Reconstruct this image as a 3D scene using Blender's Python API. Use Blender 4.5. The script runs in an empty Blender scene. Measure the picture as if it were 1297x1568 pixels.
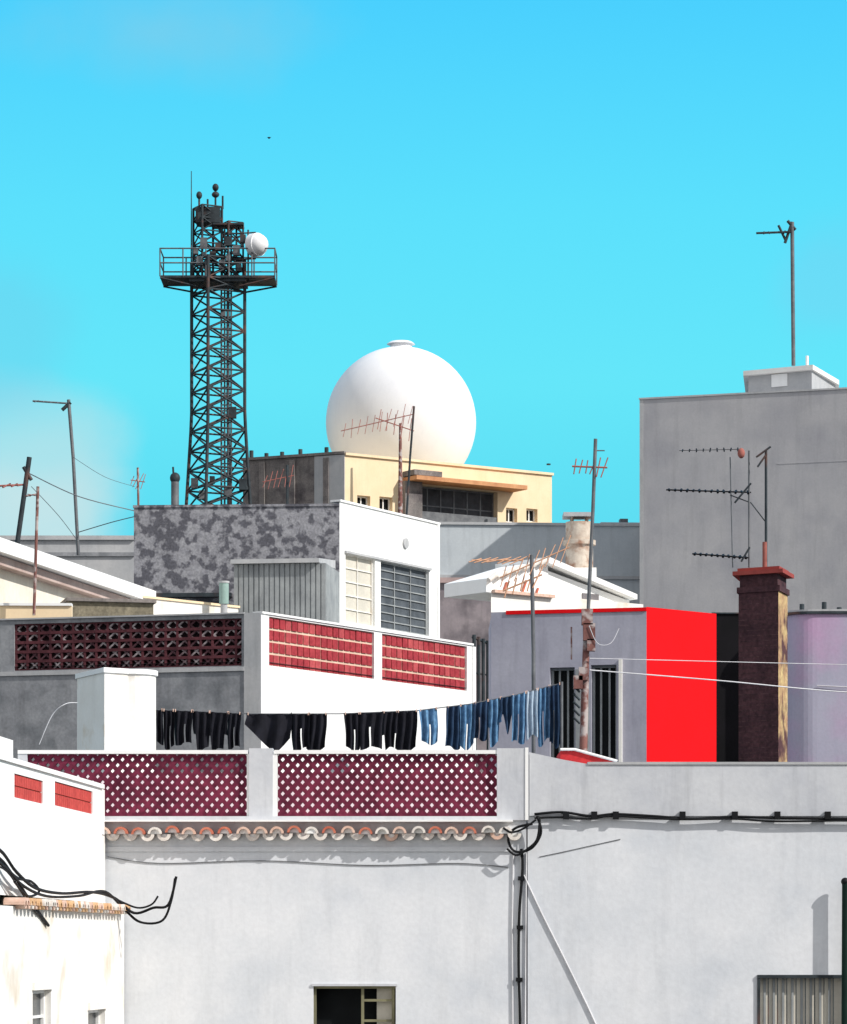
import bpy, math, random
from mathutils import Vector
random.seed(7)
K=0.0002; EYE=5.0; HZ=1450.0; CX=648.5
scene=bpy.context.scene
def lin(c):
    o=[]
    for v in c:
        v=v/255.0
        o.append(v/12.92 if v<=.04045 else ((v+.055)/1.055)**2.4)
    return tuple(o)+(1.0,)
# placement helper: pixel column / row at a chosen distance -> metres
def pt(px,py,D): return Vector(((px-CX)*K*D, D, EYE+(HZ-py)*K*D))
def zz(py,D): return EYE+(HZ-py)*K*D
def gh(y):
    t=max(0,min(1,(y-45)/100.0)); return 8*t*t*(3-2*t)

# ---------------- materials
def nd(nt,t,**k):
    n=nt.nodes.new(t)
    for a,b in k.items(): setattr(n,a,b)
    return n
MATS={}
def mat(name,c,c2=None,scale=1.5,streak=0.25,bump=0.08,rough=.9,metal=0.0,grain=0.05,patch=None,lo=.4,hi=.62,pscale=3.0):
    if name in MATS: return MATS[name]
    m=bpy.data.materials.new(name); m.use_nodes=True; nt=m.node_tree; L=nt.links.new
    b=nt.nodes['Principled BSDF']; b.inputs['Roughness'].default_value=rough; b.inputs['Metallic'].default_value=metal
    b.inputs['Specular IOR Level'].default_value=.2
    if c2 is None: c2=tuple(v*.86 for v in c)
    tc=nd(nt,'ShaderNodeTexCoord')
    n1=nd(nt,'ShaderNodeTexNoise'); n1.inputs['Scale'].default_value=scale; n1.inputs['Detail'].default_value=6; n1.inputs['Roughness'].default_value=.65
    L(tc.outputs['Object'],n1.inputs['Vector'])
    mr=nd(nt,'ShaderNodeMapRange'); mr.inputs[1].default_value=.35; mr.inputs[2].default_value=.68
    L(n1.outputs['Fac'],mr.inputs[0])
    mx=nd(nt,'ShaderNodeMix',data_type='RGBA'); mx.inputs[6].default_value=lin(c); mx.inputs[7].default_value=lin(c2)
    L(mr.outputs[0],mx.inputs[0]); col=mx.outputs[2]
    if patch:
        n4=nd(nt,'ShaderNodeTexNoise'); n4.inputs['Scale'].default_value=pscale; n4.inputs['Detail'].default_value=4
        L(tc.outputs['Object'],n4.inputs['Vector'])
        m4=nd(nt,'ShaderNodeMapRange'); m4.inputs[1].default_value=lo; m4.inputs[2].default_value=hi
        L(n4.outputs['Fac'],m4.inputs[0])
        mxx=nd(nt,'ShaderNodeMix',data_type='RGBA'); mxx.inputs[7].default_value=lin(patch)
        L(m4.outputs[0],mxx.inputs[0]); L(col,mxx.inputs[6]); col=mxx.outputs[2]
    if streak>0:
        mp=nd(nt,'ShaderNodeMapping'); mp.inputs['Scale'].default_value=(3.5,3.5,.35)
        L(tc.outputs['Object'],mp.inputs[0])
        n2=nd(nt,'ShaderNodeTexNoise'); n2.inputs['Scale'].default_value=1.0; n2.inputs['Detail'].default_value=5; n2.inputs['Roughness'].default_value=.7
        L(mp.outputs[0],n2.inputs['Vector'])
        m2=nd(nt,'ShaderNodeMapRange'); m2.inputs[1].default_value=.5; m2.inputs[2].default_value=.75; m2.inputs[4].default_value=streak
        L(n2.outputs['Fac'],m2.inputs[0])
        mx2=nd(nt,'ShaderNodeMix',data_type='RGBA'); mx2.inputs[7].default_value=lin(tuple(v*.6 for v in c2))
        L(m2.outputs[0],mx2.inputs[0]); L(col,mx2.inputs[6]); col=mx2.outputs[2]
    if grain>0 or bump>0:
        n3=nd(nt,'ShaderNodeTexNoise'); n3.inputs['Scale'].default_value=18; n3.inputs['Detail'].default_value=4
        L(tc.outputs['Object'],n3.inputs['Vector'])
    if grain>0:
        m3=nd(nt,'ShaderNodeMapRange'); m3.inputs[1].default_value=.3; m3.inputs[2].default_value=.7; m3.inputs[3].default_value=1-grain; m3.inputs[4].default_value=1+grain*.4
        L(n3.outputs['Fac'],m3.inputs[0])
        vm=nd(nt,'ShaderNodeVectorMath',operation='SCALE'); L(col,vm.inputs[0]); L(m3.outputs[0],vm.inputs['Scale']); col=vm.outputs[0]
    L(col,b.inputs['Base Color'])
    if bump>0:
        bp=nd(nt,'ShaderNodeBump'); bp.inputs['Strength'].default_value=bump; bp.inputs['Distance'].default_value=.02
        L(n3.outputs['Fac'],bp.inputs['Height']); L(bp.outputs[0],b.inputs['Normal'])
    MATS[name]=m; return m

NEARW=mat('painted_plaster_light',(224,226,229),(208,212,217),scale=.7,streak=.16,patch=(192,198,206),lo=.55,hi=.85,pscale=1.0)
NEARP=mat('painted_plaster_grey',(206,208,211),(188,191,197),scale=1.4,streak=.34)
WHITE=mat('white_paint',(244,244,242),(236,236,234),scale=1.0,streak=.08,grain=.02,bump=.03)
WHITEO=mat('white_paint_weathered',(243,241,236),(232,228,220),scale=1.2,streak=.14,patch=(210,196,174),lo=.58,hi=.75,pscale=1.6,grain=.03)
CEM=mat('cement_render',(160,162,165),(132,134,138),scale=1.6,streak=.4,patch=(110,114,118),lo=.48,hi=.75,pscale=2.2,grain=.15)
CEML=mat('cement_light',(188,188,188),(170,172,174),scale=1.2,streak=.28)
TALL=mat('grey_render',(184,183,184),(168,168,172),scale=.45,streak=.22,patch=(156,156,162),lo=.48,hi=.7,pscale=.5)
LONG=mat('blue_grey_render',(194,200,203),(178,185,190),scale=.6,streak=.22)
MOTT=mat('mottled_stone',(162,162,166),(140,140,146),scale=6,streak=.2,patch=(96,96,103),lo=.47,hi=.56,pscale=4.4,grain=.3,bump=.2)
CREAM=mat('cream_plaster',(244,222,186),(236,210,172),scale=.8,streak=.14,grain=.03)
DKBR=mat('dark_weathered_wall',(146,138,134),(118,114,112),scale=.9,streak=.5,patch=(92,86,88),lo=.5,hi=.7,pscale=1.2,grain=.25)
LILAC=mat('lilac_grey_paint',(176,176,188),(158,158,172),scale=1,streak=.28)
LILP=mat('lilac_pink_paint',(172,172,188),(164,164,182),scale=.6,streak=.12,patch=(196,148,188),lo=.5,hi=.75,pscale=.45)
RED=mat('red_paint',(236,10,22),(222,8,18),scale=1,streak=.14,grain=.08)
BLACK=mat('black_shade',(20,18,22),(12,12,14),streak=0,bump=0)  # deep shade put into the colour
MAR=mat('maroon_ceramic',(124,46,70),(88,32,52),scale=5,streak=0,grain=.35)
DMAR=mat('brown_ceramic',(104,58,64),(70,38,44),scale=3,streak=0,grain=.3)
BRICK=mat('red_brick_block',(176,66,72),(150,48,58),scale=4,streak=.1,grain=.25)
MORT=mat('cream_mortar',(226,200,178),(206,176,156),scale=4,streak=0)
TERR=mat('terracotta',(206,128,104),(184,100,80),scale=6,streak=0,grain=.2)
TERP=mat('terracotta_pale',(226,196,178),(212,172,152),scale=6,streak=0,grain=.15)
TCRM=mat('tile_limewashed',(234,228,220),(216,206,196),scale=6,streak=0,grain=.15)
PINKW=mat('pinkish_white_paint',(244,232,238),(236,220,228),streak=.1)
METD=mat('dark_steel',(64,72,76),(42,47,51),scale=3,streak=0,metal=.2,rough=.6,patch=(104,78,70),lo=.57,hi=.7,pscale=1.5,bump=0)
METG=mat('galvanised_steel',(120,122,124),(90,92,96),scale=3,streak=0,metal=.3,rough=.5,bump=0)
RUST=mat('rusty_steel',(142,98,90),(104,70,66),scale=4,streak=0,rough=.8,patch=(180,168,164),lo=.5,hi=.6,pscale=5,bump=0)
RUSTR=mat('red_oxide_metal',(168,104,94),(132,84,78),scale=4,streak=0,bump=0)
RADM=mat('radome_shell',(236,236,236),(227,228,231),scale=.4,streak=.06,grain=.02,bump=0.02,rough=.6)
CAB=mat('black_cable',(20,22,26),(12,12,14),streak=0,bump=0,rough=.6)
CABW=mat('white_cable',(225,225,228),streak=0,bump=0)
DARKIN=mat('dark_interior',(22,26,28),(12,14,16),streak=0,bump=0)
GLASS=mat('window_glass',(70,76,80),(48,52,56),scale=2,streak=0,bump=0,rough=.15,grain=0)
BLIND=mat('window_blind',(216,210,196),(198,194,182),scale=2,streak=.15)
SLATG=mat('grey_slats',(164,168,168),(136,140,142),scale=2,streak=.35)
OLIVE=mat('olive_frame',(140,136,108),(104,102,82),streak=0)
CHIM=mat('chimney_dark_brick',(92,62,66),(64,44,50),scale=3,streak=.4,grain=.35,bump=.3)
CHIML=mat('chimney_sunlit_face',(214,188,134),(164,116,96),scale=3,streak=.4,grain=.3,patch=(92,62,64),lo=.5,hi=.62,pscale=2.0)  # sunlit side of the chimney, its brightness put into a paler colour
REDCAP=mat('chimney_red_slab',(176,84,76),(144,66,62),streak=.2)
GREEN=mat('dark_green_paint',(24,50,42),(14,30,28),streak=0)
BEIGE=mat('beige_flue',(214,202,186),(186,168,152),scale=5,streak=.3,patch=(160,124,104),lo=.52,hi=.65)
CLK=mat('cloth_black',(30,30,38),(16,16,22),scale=4,streak=.1,bump=.1)
CLN=mat('cloth_navy',(46,70,98),(28,42,64),scale=5,streak=.1)
CLB=mat('cloth_denim',(108,150,184),(64,102,140),scale=7,streak=.2,grain=.3)
CLL=mat('cloth_pale',(190,206,218),(150,170,188),scale=6,streak=.1)
SOIL=mat('ground_earth_asphalt',(78,76,72),(62,60,58),scale=.2,streak=0)
ROOF=mat('roof_screed',(170,150,140),(150,130,122),streak=0)
STAIN=mat('damp_stained_render',(186,188,190),(160,163,166),scale=4,streak=.6,grain=.15)

# ---------------- mesh accumulators
class Acc:
    def __init__(s): s.v=[]; s.f=[]; s.sm=[]
    def add(s,vs,fs,smooth=False):
        o=len(s.v); s.v+= [Vector(v) for v in vs]
        for f in fs: s.f.append([i+o for i in f]); s.sm.append(smooth)
OBJS=[]
class Obj:
    def __init__(s,name): s.name=name; s.p={}; OBJS.append(s)
    def a(s,part,m):
        if part not in s.p: s.p[part]=(Acc(),m)
        return s.p[part][0]
    def finish(s):
        allv=[v for a,_ in s.p.values() for v in a.v]
        if not allv: return
        mn=[min(v[i] for v in allv) for i in range(3)]; mxx=[max(v[i] for v in allv) for i in range(3)]
        c=Vector(((mn[0]+mxx[0])/2,(mn[1]+mxx[1])/2,mn[2]))
        e=None
        if len(s.p)>1:
            e=bpy.data.objects.new(s.name,None); e.empty_display_size=.3; scene.collection.objects.link(e); e.location=c
        for pn,(a,m) in s.p.items():
            nm=pn if e else s.name
            me=bpy.data.meshes.new(nm); me.from_pydata([tuple(v-c) for v in a.v],[],a.f); me.materials.append(m)
            me.polygons.foreach_set('use_smooth',a.sm); me.update()
            o=bpy.data.objects.new(nm,me); scene.collection.objects.link(o)
            if e: o.parent=e
            else: o.location=c
BF=[(0,1,2,3),(7,6,5,4),(0,4,5,1),(1,5,6,2),(2,6,7,3),(3,7,4,0)]
def hexa(a,p): a.add(p,BF)
def box(a,x0,x1,y0,y1,z0,z1): hexa(a,[(x0,y0,z0),(x1,y0,z0),(x1,y0,z1),(x0,y0,z1),(x0,y1,z0),(x1,y1,z0),(x1,y1,z1),(x0,y1,z1)])
def seg(a,p,q,r,n=6,r2=None,smooth=True):
    p=Vector(p);q=Vector(q); d=q-p
    if d.length<1e-6: return
    d.normalize(); u=d.cross(Vector((0,0,1)) if abs(d.z)<.9 else Vector((1,0,0))).normalized(); w=d.cross(u)
    if r2 is None: r2=r
    vs=[]
    for c,rr in((p,r),(q,r2)):
        for i in range(n):
            t=2*math.pi*i/n; vs.append(c+u*math.cos(t)*rr+w*math.sin(t)*rr)
    a.add(vs,[(i,(i+1)%n,n+(i+1)%n,n+i) for i in range(n)],smooth)
    a.add(vs,[tuple(range(n))[::-1],tuple(range(n,2*n))])
def tube(a,pts,r,n=6):
    for p,q in zip(pts,pts[1:]): seg(a,p,q,r,n)
def smooth_path(P,sub=6):
    P=[Vector(p) for p in P]; Q=[P[0]]+P+[P[-1]]; out=[]
    for i in range(1,len(Q)-2):
        a,b,c,d=Q[i-1:i+3]
        for j in range(sub):
            t=j/sub; out.append(.5*((2*b)+(c-a)*t+(2*a-5*b+4*c-d)*t*t+(3*b-a-3*c+d)*t**3))
    out.append(P[-1]); return out
def ball(a,c,r,nu=12,nv=8,sz=1):
    vs=[];fs=[]
    for j in range(nv+1):
        ph=math.pi*j/nv
        for i in range(nu):
            th=2*math.pi*i/nu; vs.append((c[0]+r*math.sin(ph)*math.cos(th),c[1]+r*math.sin(ph)*math.sin(th),c[2]+r*sz*math.cos(ph)))
    for j in range(nv):
        for i in range(nu): fs.append((j*nu+i,(j+1)*nu+i,(j+1)*nu+(i+1)%nu,j*nu+(i+1)%nu))
    a.add(vs,fs,True)
def prism(a,pts,z0,z1,skip=(),top=True):
    n=len(pts); vs=[(p[0],p[1],z0) for p in pts]+[(p[0],p[1],z1) for p in pts]
    fs=[(i,(i+1)%n,n+(i+1)%n,n+i) for i in range(n) if i not in skip]
    if top: fs.append(tuple(range(n,2*n)))
    a.add(vs,fs)
def pl(px,D): return ((px-CX)*K*D,D)
class Wall:
    def __init__(s,pa,da,pb,db):
        s.A=Vector(pl(pa,da)); s.B=Vector(pl(pb,db)); d=s.B-s.A; s.len=d.length; s.u=d/s.len; s.n=Vector((s.u.y,-s.u.x))
    def s(s,px):
        k=(px-CX)*K; return (k*s.A.y-s.A.x)/(s.u.x-k*s.u.y)
    def at(s,px,py):
        q=s.s(px); y=s.A.y+s.u.y*q; return q,zz(py,y)
    def P(s,q,z,d=0):
        v=s.A+s.u*q+s.n*d; return Vector((v.x,v.y,z))
    def rect(s,x0,x1,y0,y1):
        xm=(x0+x1)/2; return (s.s(x0),s.s(x1),s.at(xm,y1)[1],s.at(xm,y0)[1])
def wbox(a,W,s0,s1,z0,z1,d0,d1):
    hexa(a,[W.P(s0,z0,d1),W.P(s1,z0,d1),W.P(s1,z1,d1),W.P(s0,z1,d1),W.P(s0,z0,d0),W.P(s1,z0,d0),W.P(s1,z1,d0),W.P(s0,z1,d0)])
def wallm(a,W,s0,s1,z0,z1,holes,depth=.15):
    S=sorted(set([s0,s1]+[h[0] for h in holes]+[h[1] for h in holes])); Z=sorted(set([z0,z1]+[h[2] for h in holes]+[h[3] for h in holes]))
    for i in range(len(S)-1):
        for j in range(len(Z)-1):
            cs=(S[i]+S[i+1])/2; cz=(Z[j]+Z[j+1])/2
            if any(h[0]<cs<h[1] and h[2]<cz<h[3] for h in holes): continue
            a.add([W.P(S[i],Z[j]),W.P(S[i+1],Z[j]),W.P(S[i+1],Z[j+1]),W.P(S[i],Z[j+1])],[(0,1,2,3)])
    for h in holes:
        f=[W.P(h[0],h[2]),W.P(h[1],h[2]),W.P(h[1],h[3]),W.P(h[0],h[3])]; b=[W.P(h[0],h[2],-depth),W.P(h[1],h[2],-depth),W.P(h[1],h[3],-depth),W.P(h[0],h[3],-depth)]
        a.add(f+b,[(0,1,5,4),(1,2,6,5),(2,3,7,6),(3,0,4,7)])
def pane(a,W,h,d): a.add([W.P(h[0],h[2],d),W.P(h[1],h[2],d),W.P(h[1],h[3],d),W.P(h[0],h[3],d)],[(0,1,2,3)])
def window(o,W,h,depth=.15,fm=None,gm=None,nx=2,nz=1,fw=.04,tag='window'):
    fm=fm or WHITE; gm=gm or GLASS
    pane(o.a(tag+'_glass',gm),W,h,-depth+.01)
    a=o.a(tag+'_frame',fm); d0,d1=-depth+.012,-depth+.05
    wbox(a,W,h[0],h[0]+fw,h[2],h[3],d0,d1); wbox(a,W,h[1]-fw,h[1],h[2],h[3],d0,d1)
    wbox(a,W,h[0]+fw,h[1]-fw,h[3]-fw,h[3],d0,d1-.003); wbox(a,W,h[0]+fw,h[1]-fw,h[2],h[2]+fw,d0,d1-.003)
    for i in range(1,nx):
        q=h[0]+(h[1]-h[0])*i/nx; wbox(a,W,q-fw*.4,q+fw*.4,h[2]+fw,h[3]-fw,d0,d1-.005)
    for j in range(1,nz):
        z=h[2]+(h[3]-h[2])*j/nz; wbox(a,W,h[0]+fw,h[1]-fw,z-fw*.35,z+fw*.35,d0,d1-.008)
def lattice(a,W,s0,s1,z0,z1,ps,pz,w,d0,d1):
    for sg in (1,-1):
        off=0 if sg==1 else -.004
        k0=-math.ceil((z1-z0)/pz)-1; k1=math.ceil((s1-s0)/ps)+math.ceil((z1-z0)/pz)+1
        for k in range(k0,k1+1):
            def sof(z): return s0+ps*(k+sg*(z-z0)/pz)
            za,zb=z0,z1; sa,sb=sof(za),sof(zb)
            def clip(z,s):
                if s<s0: s=s0
                elif s>s1: s=s1
                else: return z,s
                return z0+sg*pz*((s-s0)/ps-k),s
            if max(sa,sb)<=s0 or min(sa,sb)>=s1: continue
            za,sa=clip(za,sa); zb,sb=clip(zb,sb)
            L=math.hypot(sb-sa,zb-za)
            if L<.02: continue
            ns,nz=-(zb-za)/L*w/2,(sb-sa)/L*w/2
            q=[(sa-ns,za-nz),(sb-ns,zb-nz),(sb+ns,zb+nz),(sa+ns,za+nz)]
            hexa(a,[W.P(x,z,d1+off) for x,z in q]+[W.P(x,z,d0+off) for x,z in q])

# ---------------- ground
g=Obj('ground'); a=g.a('g',SOIL)
ys=[-600,-100,0]+[45+5*i for i in range(21)]+[200,400,1500,6000]; xs=[-5000,-400,-60,0,60,400,5000]
a.add([(x,y,gh(y)) for y in ys for x in xs],[(j*7+i,j*7+i+1,(j+1)*7+i+1,(j+1)*7+i) for j in range(len(ys)-1) for i in range(6)])

# ---------------- near terrace house (lattice parapet)
o=Obj('lattice_parapet_house'); W=Wall(140,40,806,40)
win=W.rect(480,606,1510,1640)
wallm(o.a('front_wall',NEARW),W,0,W.len,0,zz(1256,40),[win],.25)
prism(o.a('body',NEARW),[tuple(W.A),tuple(W.B),(W.B.x,46),(W.A.x,46)],0,zz(1256,40),skip=(0,))
pane(o.a('window_dark',DARKIN),W,win,-.24)
f=o.a('window_frame',OLIVE)
z1=win[3]; z0=win[2]; s0=win[0]; s1=win[1]
wbox(f,W,s0,s1,z1-.03,z1,-.12,-.02)
for q in (s0,(s0+s1)/2+.08,s1-.05): wbox(f,W,q,q+.035,z0,z1-.03,-.12,-.05)
for j in range(5): wbox(f,W,(s0+s1)/2+.115,s1-.05,z0+.1+j*.25,z0+.13+j*.25,-.11,-.06)
wbox(o.a('window_curtain',BLIND),W,(s0+s1)/2+.27,s1-.05,z0,z1-.03,-.16,-.15)
wbox(o.a('window_sill',NEARW),W,s0-.08,s1+.08,z0-.06,z0,-.2,.06)
wbox(o.a('window_head',NEARP),W,s0-.02,s1+.02,z1,z1+.03,-.02,.02)
# parapet
ZB=zz(1250,40); ZT=zz(1150,40)
par=o.a('parapet_frame',NEARP)
wbox(par,W,-.1,W.len+.0,zz(1256,40),ZB,-.2,.04)
cap=o.a('parapet_coping',WHITE)
wbox(cap,W,-.9,W.s(380),ZT-.035,ZT+.01,-.18,.03)
wbox(cap,W,W.s(420),W.s(762),ZT-.035,ZT+.01,-.18,.03)
wbox(cap,W,W.s(418),W.s(425),ZB,ZT-.035,-.16,.02)
wbox(cap,W,W.s(378),W.s(381.5),ZB,ZT-.035,-.1,.012)
wbox(par,W,W.s(381.5),W.s(418),ZB,zz(1146,40),-.18,.035)
wbox(par,W,W.s(761),W.s(804),ZB,zz(1146,40),-.18,.04)
wbox(cap,W,W.s(804),W.s(809),zz(1256,40),zz(1145,40),-.18,.05)
wbox(par,W,-.9,W.s(42),ZB,ZT-.035,-.16,.02)
wbox(cap,W,-.9,-.1,ZB-.06,ZB,-.16,.02)
la=o.a('parapet_lattice',MAR)
lattice(la,W,W.s(42),W.s(378),ZB,ZT-.035,.122,.14,.052,-.12,-.03)
lattice(la,W,W.s(425),W.s(761),ZB,ZT-.035,.122,.14,.052,-.12,-.03)
for sA,sB in((42,378),(425,761)):
    wbox(la,W,W.s(sA),W.s(sB),ZB,ZB+.03,-.12,-.026)
box(o.a('rear_parapet',PINKW),W.A.x-.8,W.B.x,43.2,43.35,zz(1256,40),zz(1158,40)-.03)
box(o.a('roof_terrace',ROOF),W.A.x-.8,W.B.x,40.2,43.2,zz(1256,40)+.004,zz(1256,40)+.02)
# eaves tiles
t1=o.a('eaves_tile',TERR);t2=o.a('eaves_tile_pale',TERP);t3=o.a('eaves_tile_limewashed',TCRM);mo=o.a('eaves_mortar',WHITE)
def halfring(a,W,q,z,ro,ri,d0,d1,up=True,n=8):
    vs=[]
    fs=[]
    for d in(d0,d1):
        for r in (ro,ri):
            for i in range(n+1):
                t=math.pi*i/n; vs.append(W.P(q+r*math.cos(t),z+(1 if up else -1)*r*math.sin(t),d))
    m=n+1
    for i in range(n):
        fs+= [(i,i+1,2*m+i+1,2*m+i),(m+i,3*m+i,3*m+i+1,m+i+1),(2*m+i,2*m+i+1,3*m+i+1,3*m+i)]
    a.add(vs,fs,False)
q=W.s(160)
while q<W.s(782):
    z=zz(1277,40)+random.uniform(-.012,.012); m=random.choice([t1,t2,t2,t3,t1,t3])
    halfring(m,W,q,z,.086,.058,0,.19+random.uniform(-.03,.03))
    n=8; mo.add([W.P(q+.06*math.cos(math.pi*k/n),z+.06*math.sin(math.pi*k/n),.15) for k in range(n+1)],[tuple(range(n+1))])
    halfring(random.choice([t3,t3,t3,t2]),W,q+.11,z,.085,.045,0,.15+random.uniform(-.03,.03),up=False)
    mo.add([W.P(q+.11+.05*math.cos(math.pi*k/n),z-.05*math.sin(math.pi*k/n),.1) for k in range(n+1)],[tuple(range(n+1))[::-1]])
    q+=.215+random.uniform(-.018,.018)
wbox(mo,W,W.s(155),W.s(785),zz(1259,40),zz(1256,40)-.003,0,.19)
wbox(o.a('string_course',NEARW),W,W.s(150),W.s(790),zz(1304,40),zz(1297,40),0,.025)
tube(o.a('wall_cable',METG),smooth_path([W.P(W.s(x),zz(y,40),.01) for x,y in((165,1312),(245,1322),(400,1318),(560,1325),(700,1322),(778,1328))]),.006)

# ---------------- right near house
o=Obj('flat_roof_house'); W2=Wall(808,40,1420,40)
w=W2.rect(1162,1290,1494,1640)
wallm(o.a('front_wall',NEARW),W2,0.0,W2.len,0,zz(1250,40),[w],.12)
prism(o.a('body',NEARW),[tuple(W2.A),tuple(W2.B),(W2.B.x,46),(W2.A.x,46)],0,zz(1250,40),skip=(0,))
pa=o.a('parapet',NEARP)
wbox(pa,W2,.02,W2.len,zz(1250,40)+.003,zz(1171,40),-.2,.03)
hexa(pa,[W2.P(.02,zz(1171,40),.028),W2.P(W2.s(905),zz(1171,40),.028),W2.P(W2.s(860),zz(1163,40),.028),W2.P(.02,zz(1152,40),.028),W2.P(.02,zz(1171,40),-.2),W2.P(W2.s(905),zz(1171,40),-.2),W2.P(W2.s(860),zz(1163,40),-.2),W2.P(.02,zz(1152,40),-.2)])
wbox(o.a('coping',CEML),W2,W2.s(900),W2.len,zz(1171,40),zz(1167,40),-.22,.045)
pane(o.a('window_blind_pane',BLIND),W2,w,-.10)
f=o.a('window_grille',METD); b=o.a('window_slat',SLATG)
z0,z1=w[2],w[3]
wbox(f,W2,w[0]-.02,w[1]+.02,z1-.03,z1+.01,-.01,.03); wbox(f,W2,w[0]-.02,w[0]+.015,z0,z1-.03,-.01,.025)
for k in range(1,9):
    q=w[0]+(w[1]-w[0])*k/9; seg(f,W2.P(q,z0,.01),W2.P(q,z1-.03,.01),.007)
    wbox(b,W2,q-.05,q-.02,z0,z1,-.095,-.08)
# cables on the facades
c=Obj('facade_cable'); a=c.a('cable_run',CAB)
def wp(lst,d=.06,Wl=W2): return [Wl.P(Wl.s(x),zz(y,40),d) for x,y in lst]
tube(a,smooth_path(wp([(818,1247),(860,1244),(905,1250),(940,1247),(1000,1250),(1060,1254),(1120,1251),(1200,1253),(1300,1254),(1410,1255)],.06)),.018)
tube(a,smooth_path(wp([(818,1253),(860,1252),(905,1254),(940,1250),(1040,1255),(1120,1254),(1185,1258),(1300,1257),(1410,1259)],.07)),.014)
for x in (862,905,938,1040,1120,1185,1262): wbox(a,W2,W2.s(x),W2.s(x+9),zz(1255,40),zz(1243,40),.035,.09)
tube(a,smooth_path(wp([(822,1250),(828,1275),(815,1298),(795,1305),(783,1300),(778,1282),(790,1268),(815,1262)],.12)),.018)
tube(a,smooth_path(wp([(776,1300),(790,1310),(808,1300),(822,1285),(826,1255)],.15)),.016)
tube(a,smooth_path(wp([(798,1300),(800,1330),(795,1400),(794,1480),(796,1560),(796,1700)],.03)),.02)
tube(a,smooth_path(wp([(770,1268),(782,1275),(800,1270),(820,1256)],.16)),.014)
for x,y in((798,1345),(796,1420),(795,1500)): wbox(a,W2,W2.s(x-5),W2.s(x+5),zz(y+3,40),zz(y-3,40),.005,.056)
tube(c.a('grey_wire',METG),smooth_path(wp([(826,1312),(860,1305),(900,1296),(950,1285)],.008)),.0045)
ww=c.a('white_wire',CABW)
tube(ww,smooth_path(wp([(802,1340),(830,1400),(870,1480),(912,1568),(960,1680)],.016)),.012)
tube(ww,wp([(786,1306),(784,1420),(785,1560),(785,1700)],.014),.012)
tube(ww,wp([(806,1306),(805,1420),(804,1560),(804,1700)],.014),.010)
# dark pole at right edge
o=Obj('utility_pole'); a=o.a('pole',GREEN)
seg(a,(pt(1293,1450,39.85).x,39.85,0),pt(1295,1352,39.85),.055,8,.045)
ball(o.a('insulator',CAB),pt(1294,1350,39.85),.05)

# ---------------- white house lower left
o=Obj('white_corner_house'); WL=Wall(-60,31.5,156,39.5)
def zl(px,py): return WL.at(px,py)[1]
TOP=zl(80,1186)
zc=zl(100,1378)
h1=WL.rect(22,66,1190,1226); h2=WL.rect(84,142,1204,1240)
up=o.a('upper_wall',WHITE)
wallm(up,WL,0,WL.len,zc,TOP,[h1,h2],.08)
wbox(o.a('parapet_cap',WHITE),WL,0,WL.len+.02,TOP,TOP+.05,-.22,.03)
prism(o.a('body',WHITEO),[tuple(WL.A),tuple(WL.B),(WL.B.x,39.9),(-12,39.9),(-12,31.5)],0,TOP-.55,skip=(0,))
prism(o.a('parapet_end',WHITE),[tuple(WL.B),(WL.B.x,39.85),(WL.B.x-.25,39.85),(WL.B.x-.25,39.3)],TOP-.56,TOP,skip=())
wbox(o.a('roof_block',WHITE),WL,0,WL.s(20),TOP+.05,TOP+.24,-.8,.0)
for h in (h1,h2):
    pane(o.a('panel_back',MORT),WL,h,-.045)
    n=max(3,int((h[1]-h[0])/.12)); 
    for i in range(n):
        for j in range(2):
            sa=h[0]+(h[1]-h[0])*i/n; sb=h[0]+(h[1]-h[0])*(i+1)/n; za=h[2]+(h[3]-h[2])*j/2; zb=h[2]+(h[3]-h[2])*(j+1)/2
            wbox(o.a('panel_brick',mat('panel_red',(206,84,76),(186,68,64),scale=4,streak=0,grain=.2)),WL,sa+.006,sb-.006,za+.006,zb-.006,-.042,-.015)
WLL=Wall(-60,31.3,186,39.6)
hs=[WLL.rect(50,78,1516,1640),WLL.rect(135,161,1546,1640)]
wallm(o.a('lower_wall',WHITEO),WLL,0,WLL.len,0,WLL.at(100,1392)[1],hs,.15)
prism(o.a('lower_ledge',WHITEO),[tuple(WLL.A),tuple(WLL.B),(WLL.B.x,39.95),(WL.B.x-.3,39.95),tuple(WL.A)],0,WLL.at(100,1392)[1]-.0,skip=(0,))
for h in hs:
    window(o,WLL,h,.12,nx=1,nz=3,gm=GLASS); wbox(o.a('window_hood',WHITEO),WLL,h[0]-.03,h[1]+.03,h[3]+.003,h[3]+.09,0,.03)
q=WLL.s(22); tl=[o.a('ledge_tile',TERP),o.a('ledge_tile_limewashed',TCRM),o.a('ledge_tile_sand',mat('terracotta_sand',(222,184,140),(200,154,116),scale=6,streak=0))]
zc2=WLL.at(100,1390)[1]
while q<WLL.len-.05:
    halfring(random.choice(tl),WLL,q,zc2,.075,.045,-.1,.13+random.uniform(-.02,.02)); 
    halfring(random.choice(tl),WLL,q+.09,zc2+.03,.07,.04,-.1,.1,up=False)
    q+=.18
wbox(o.a('ledge_slope',mat('ledge_mortar',(226,206,180),(206,180,150),scale=5,streak=0,grain=.2)),WLL,WLL.s(22),WLL.len,zc2+.0,zc2+.05,-.12,.05)
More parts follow.
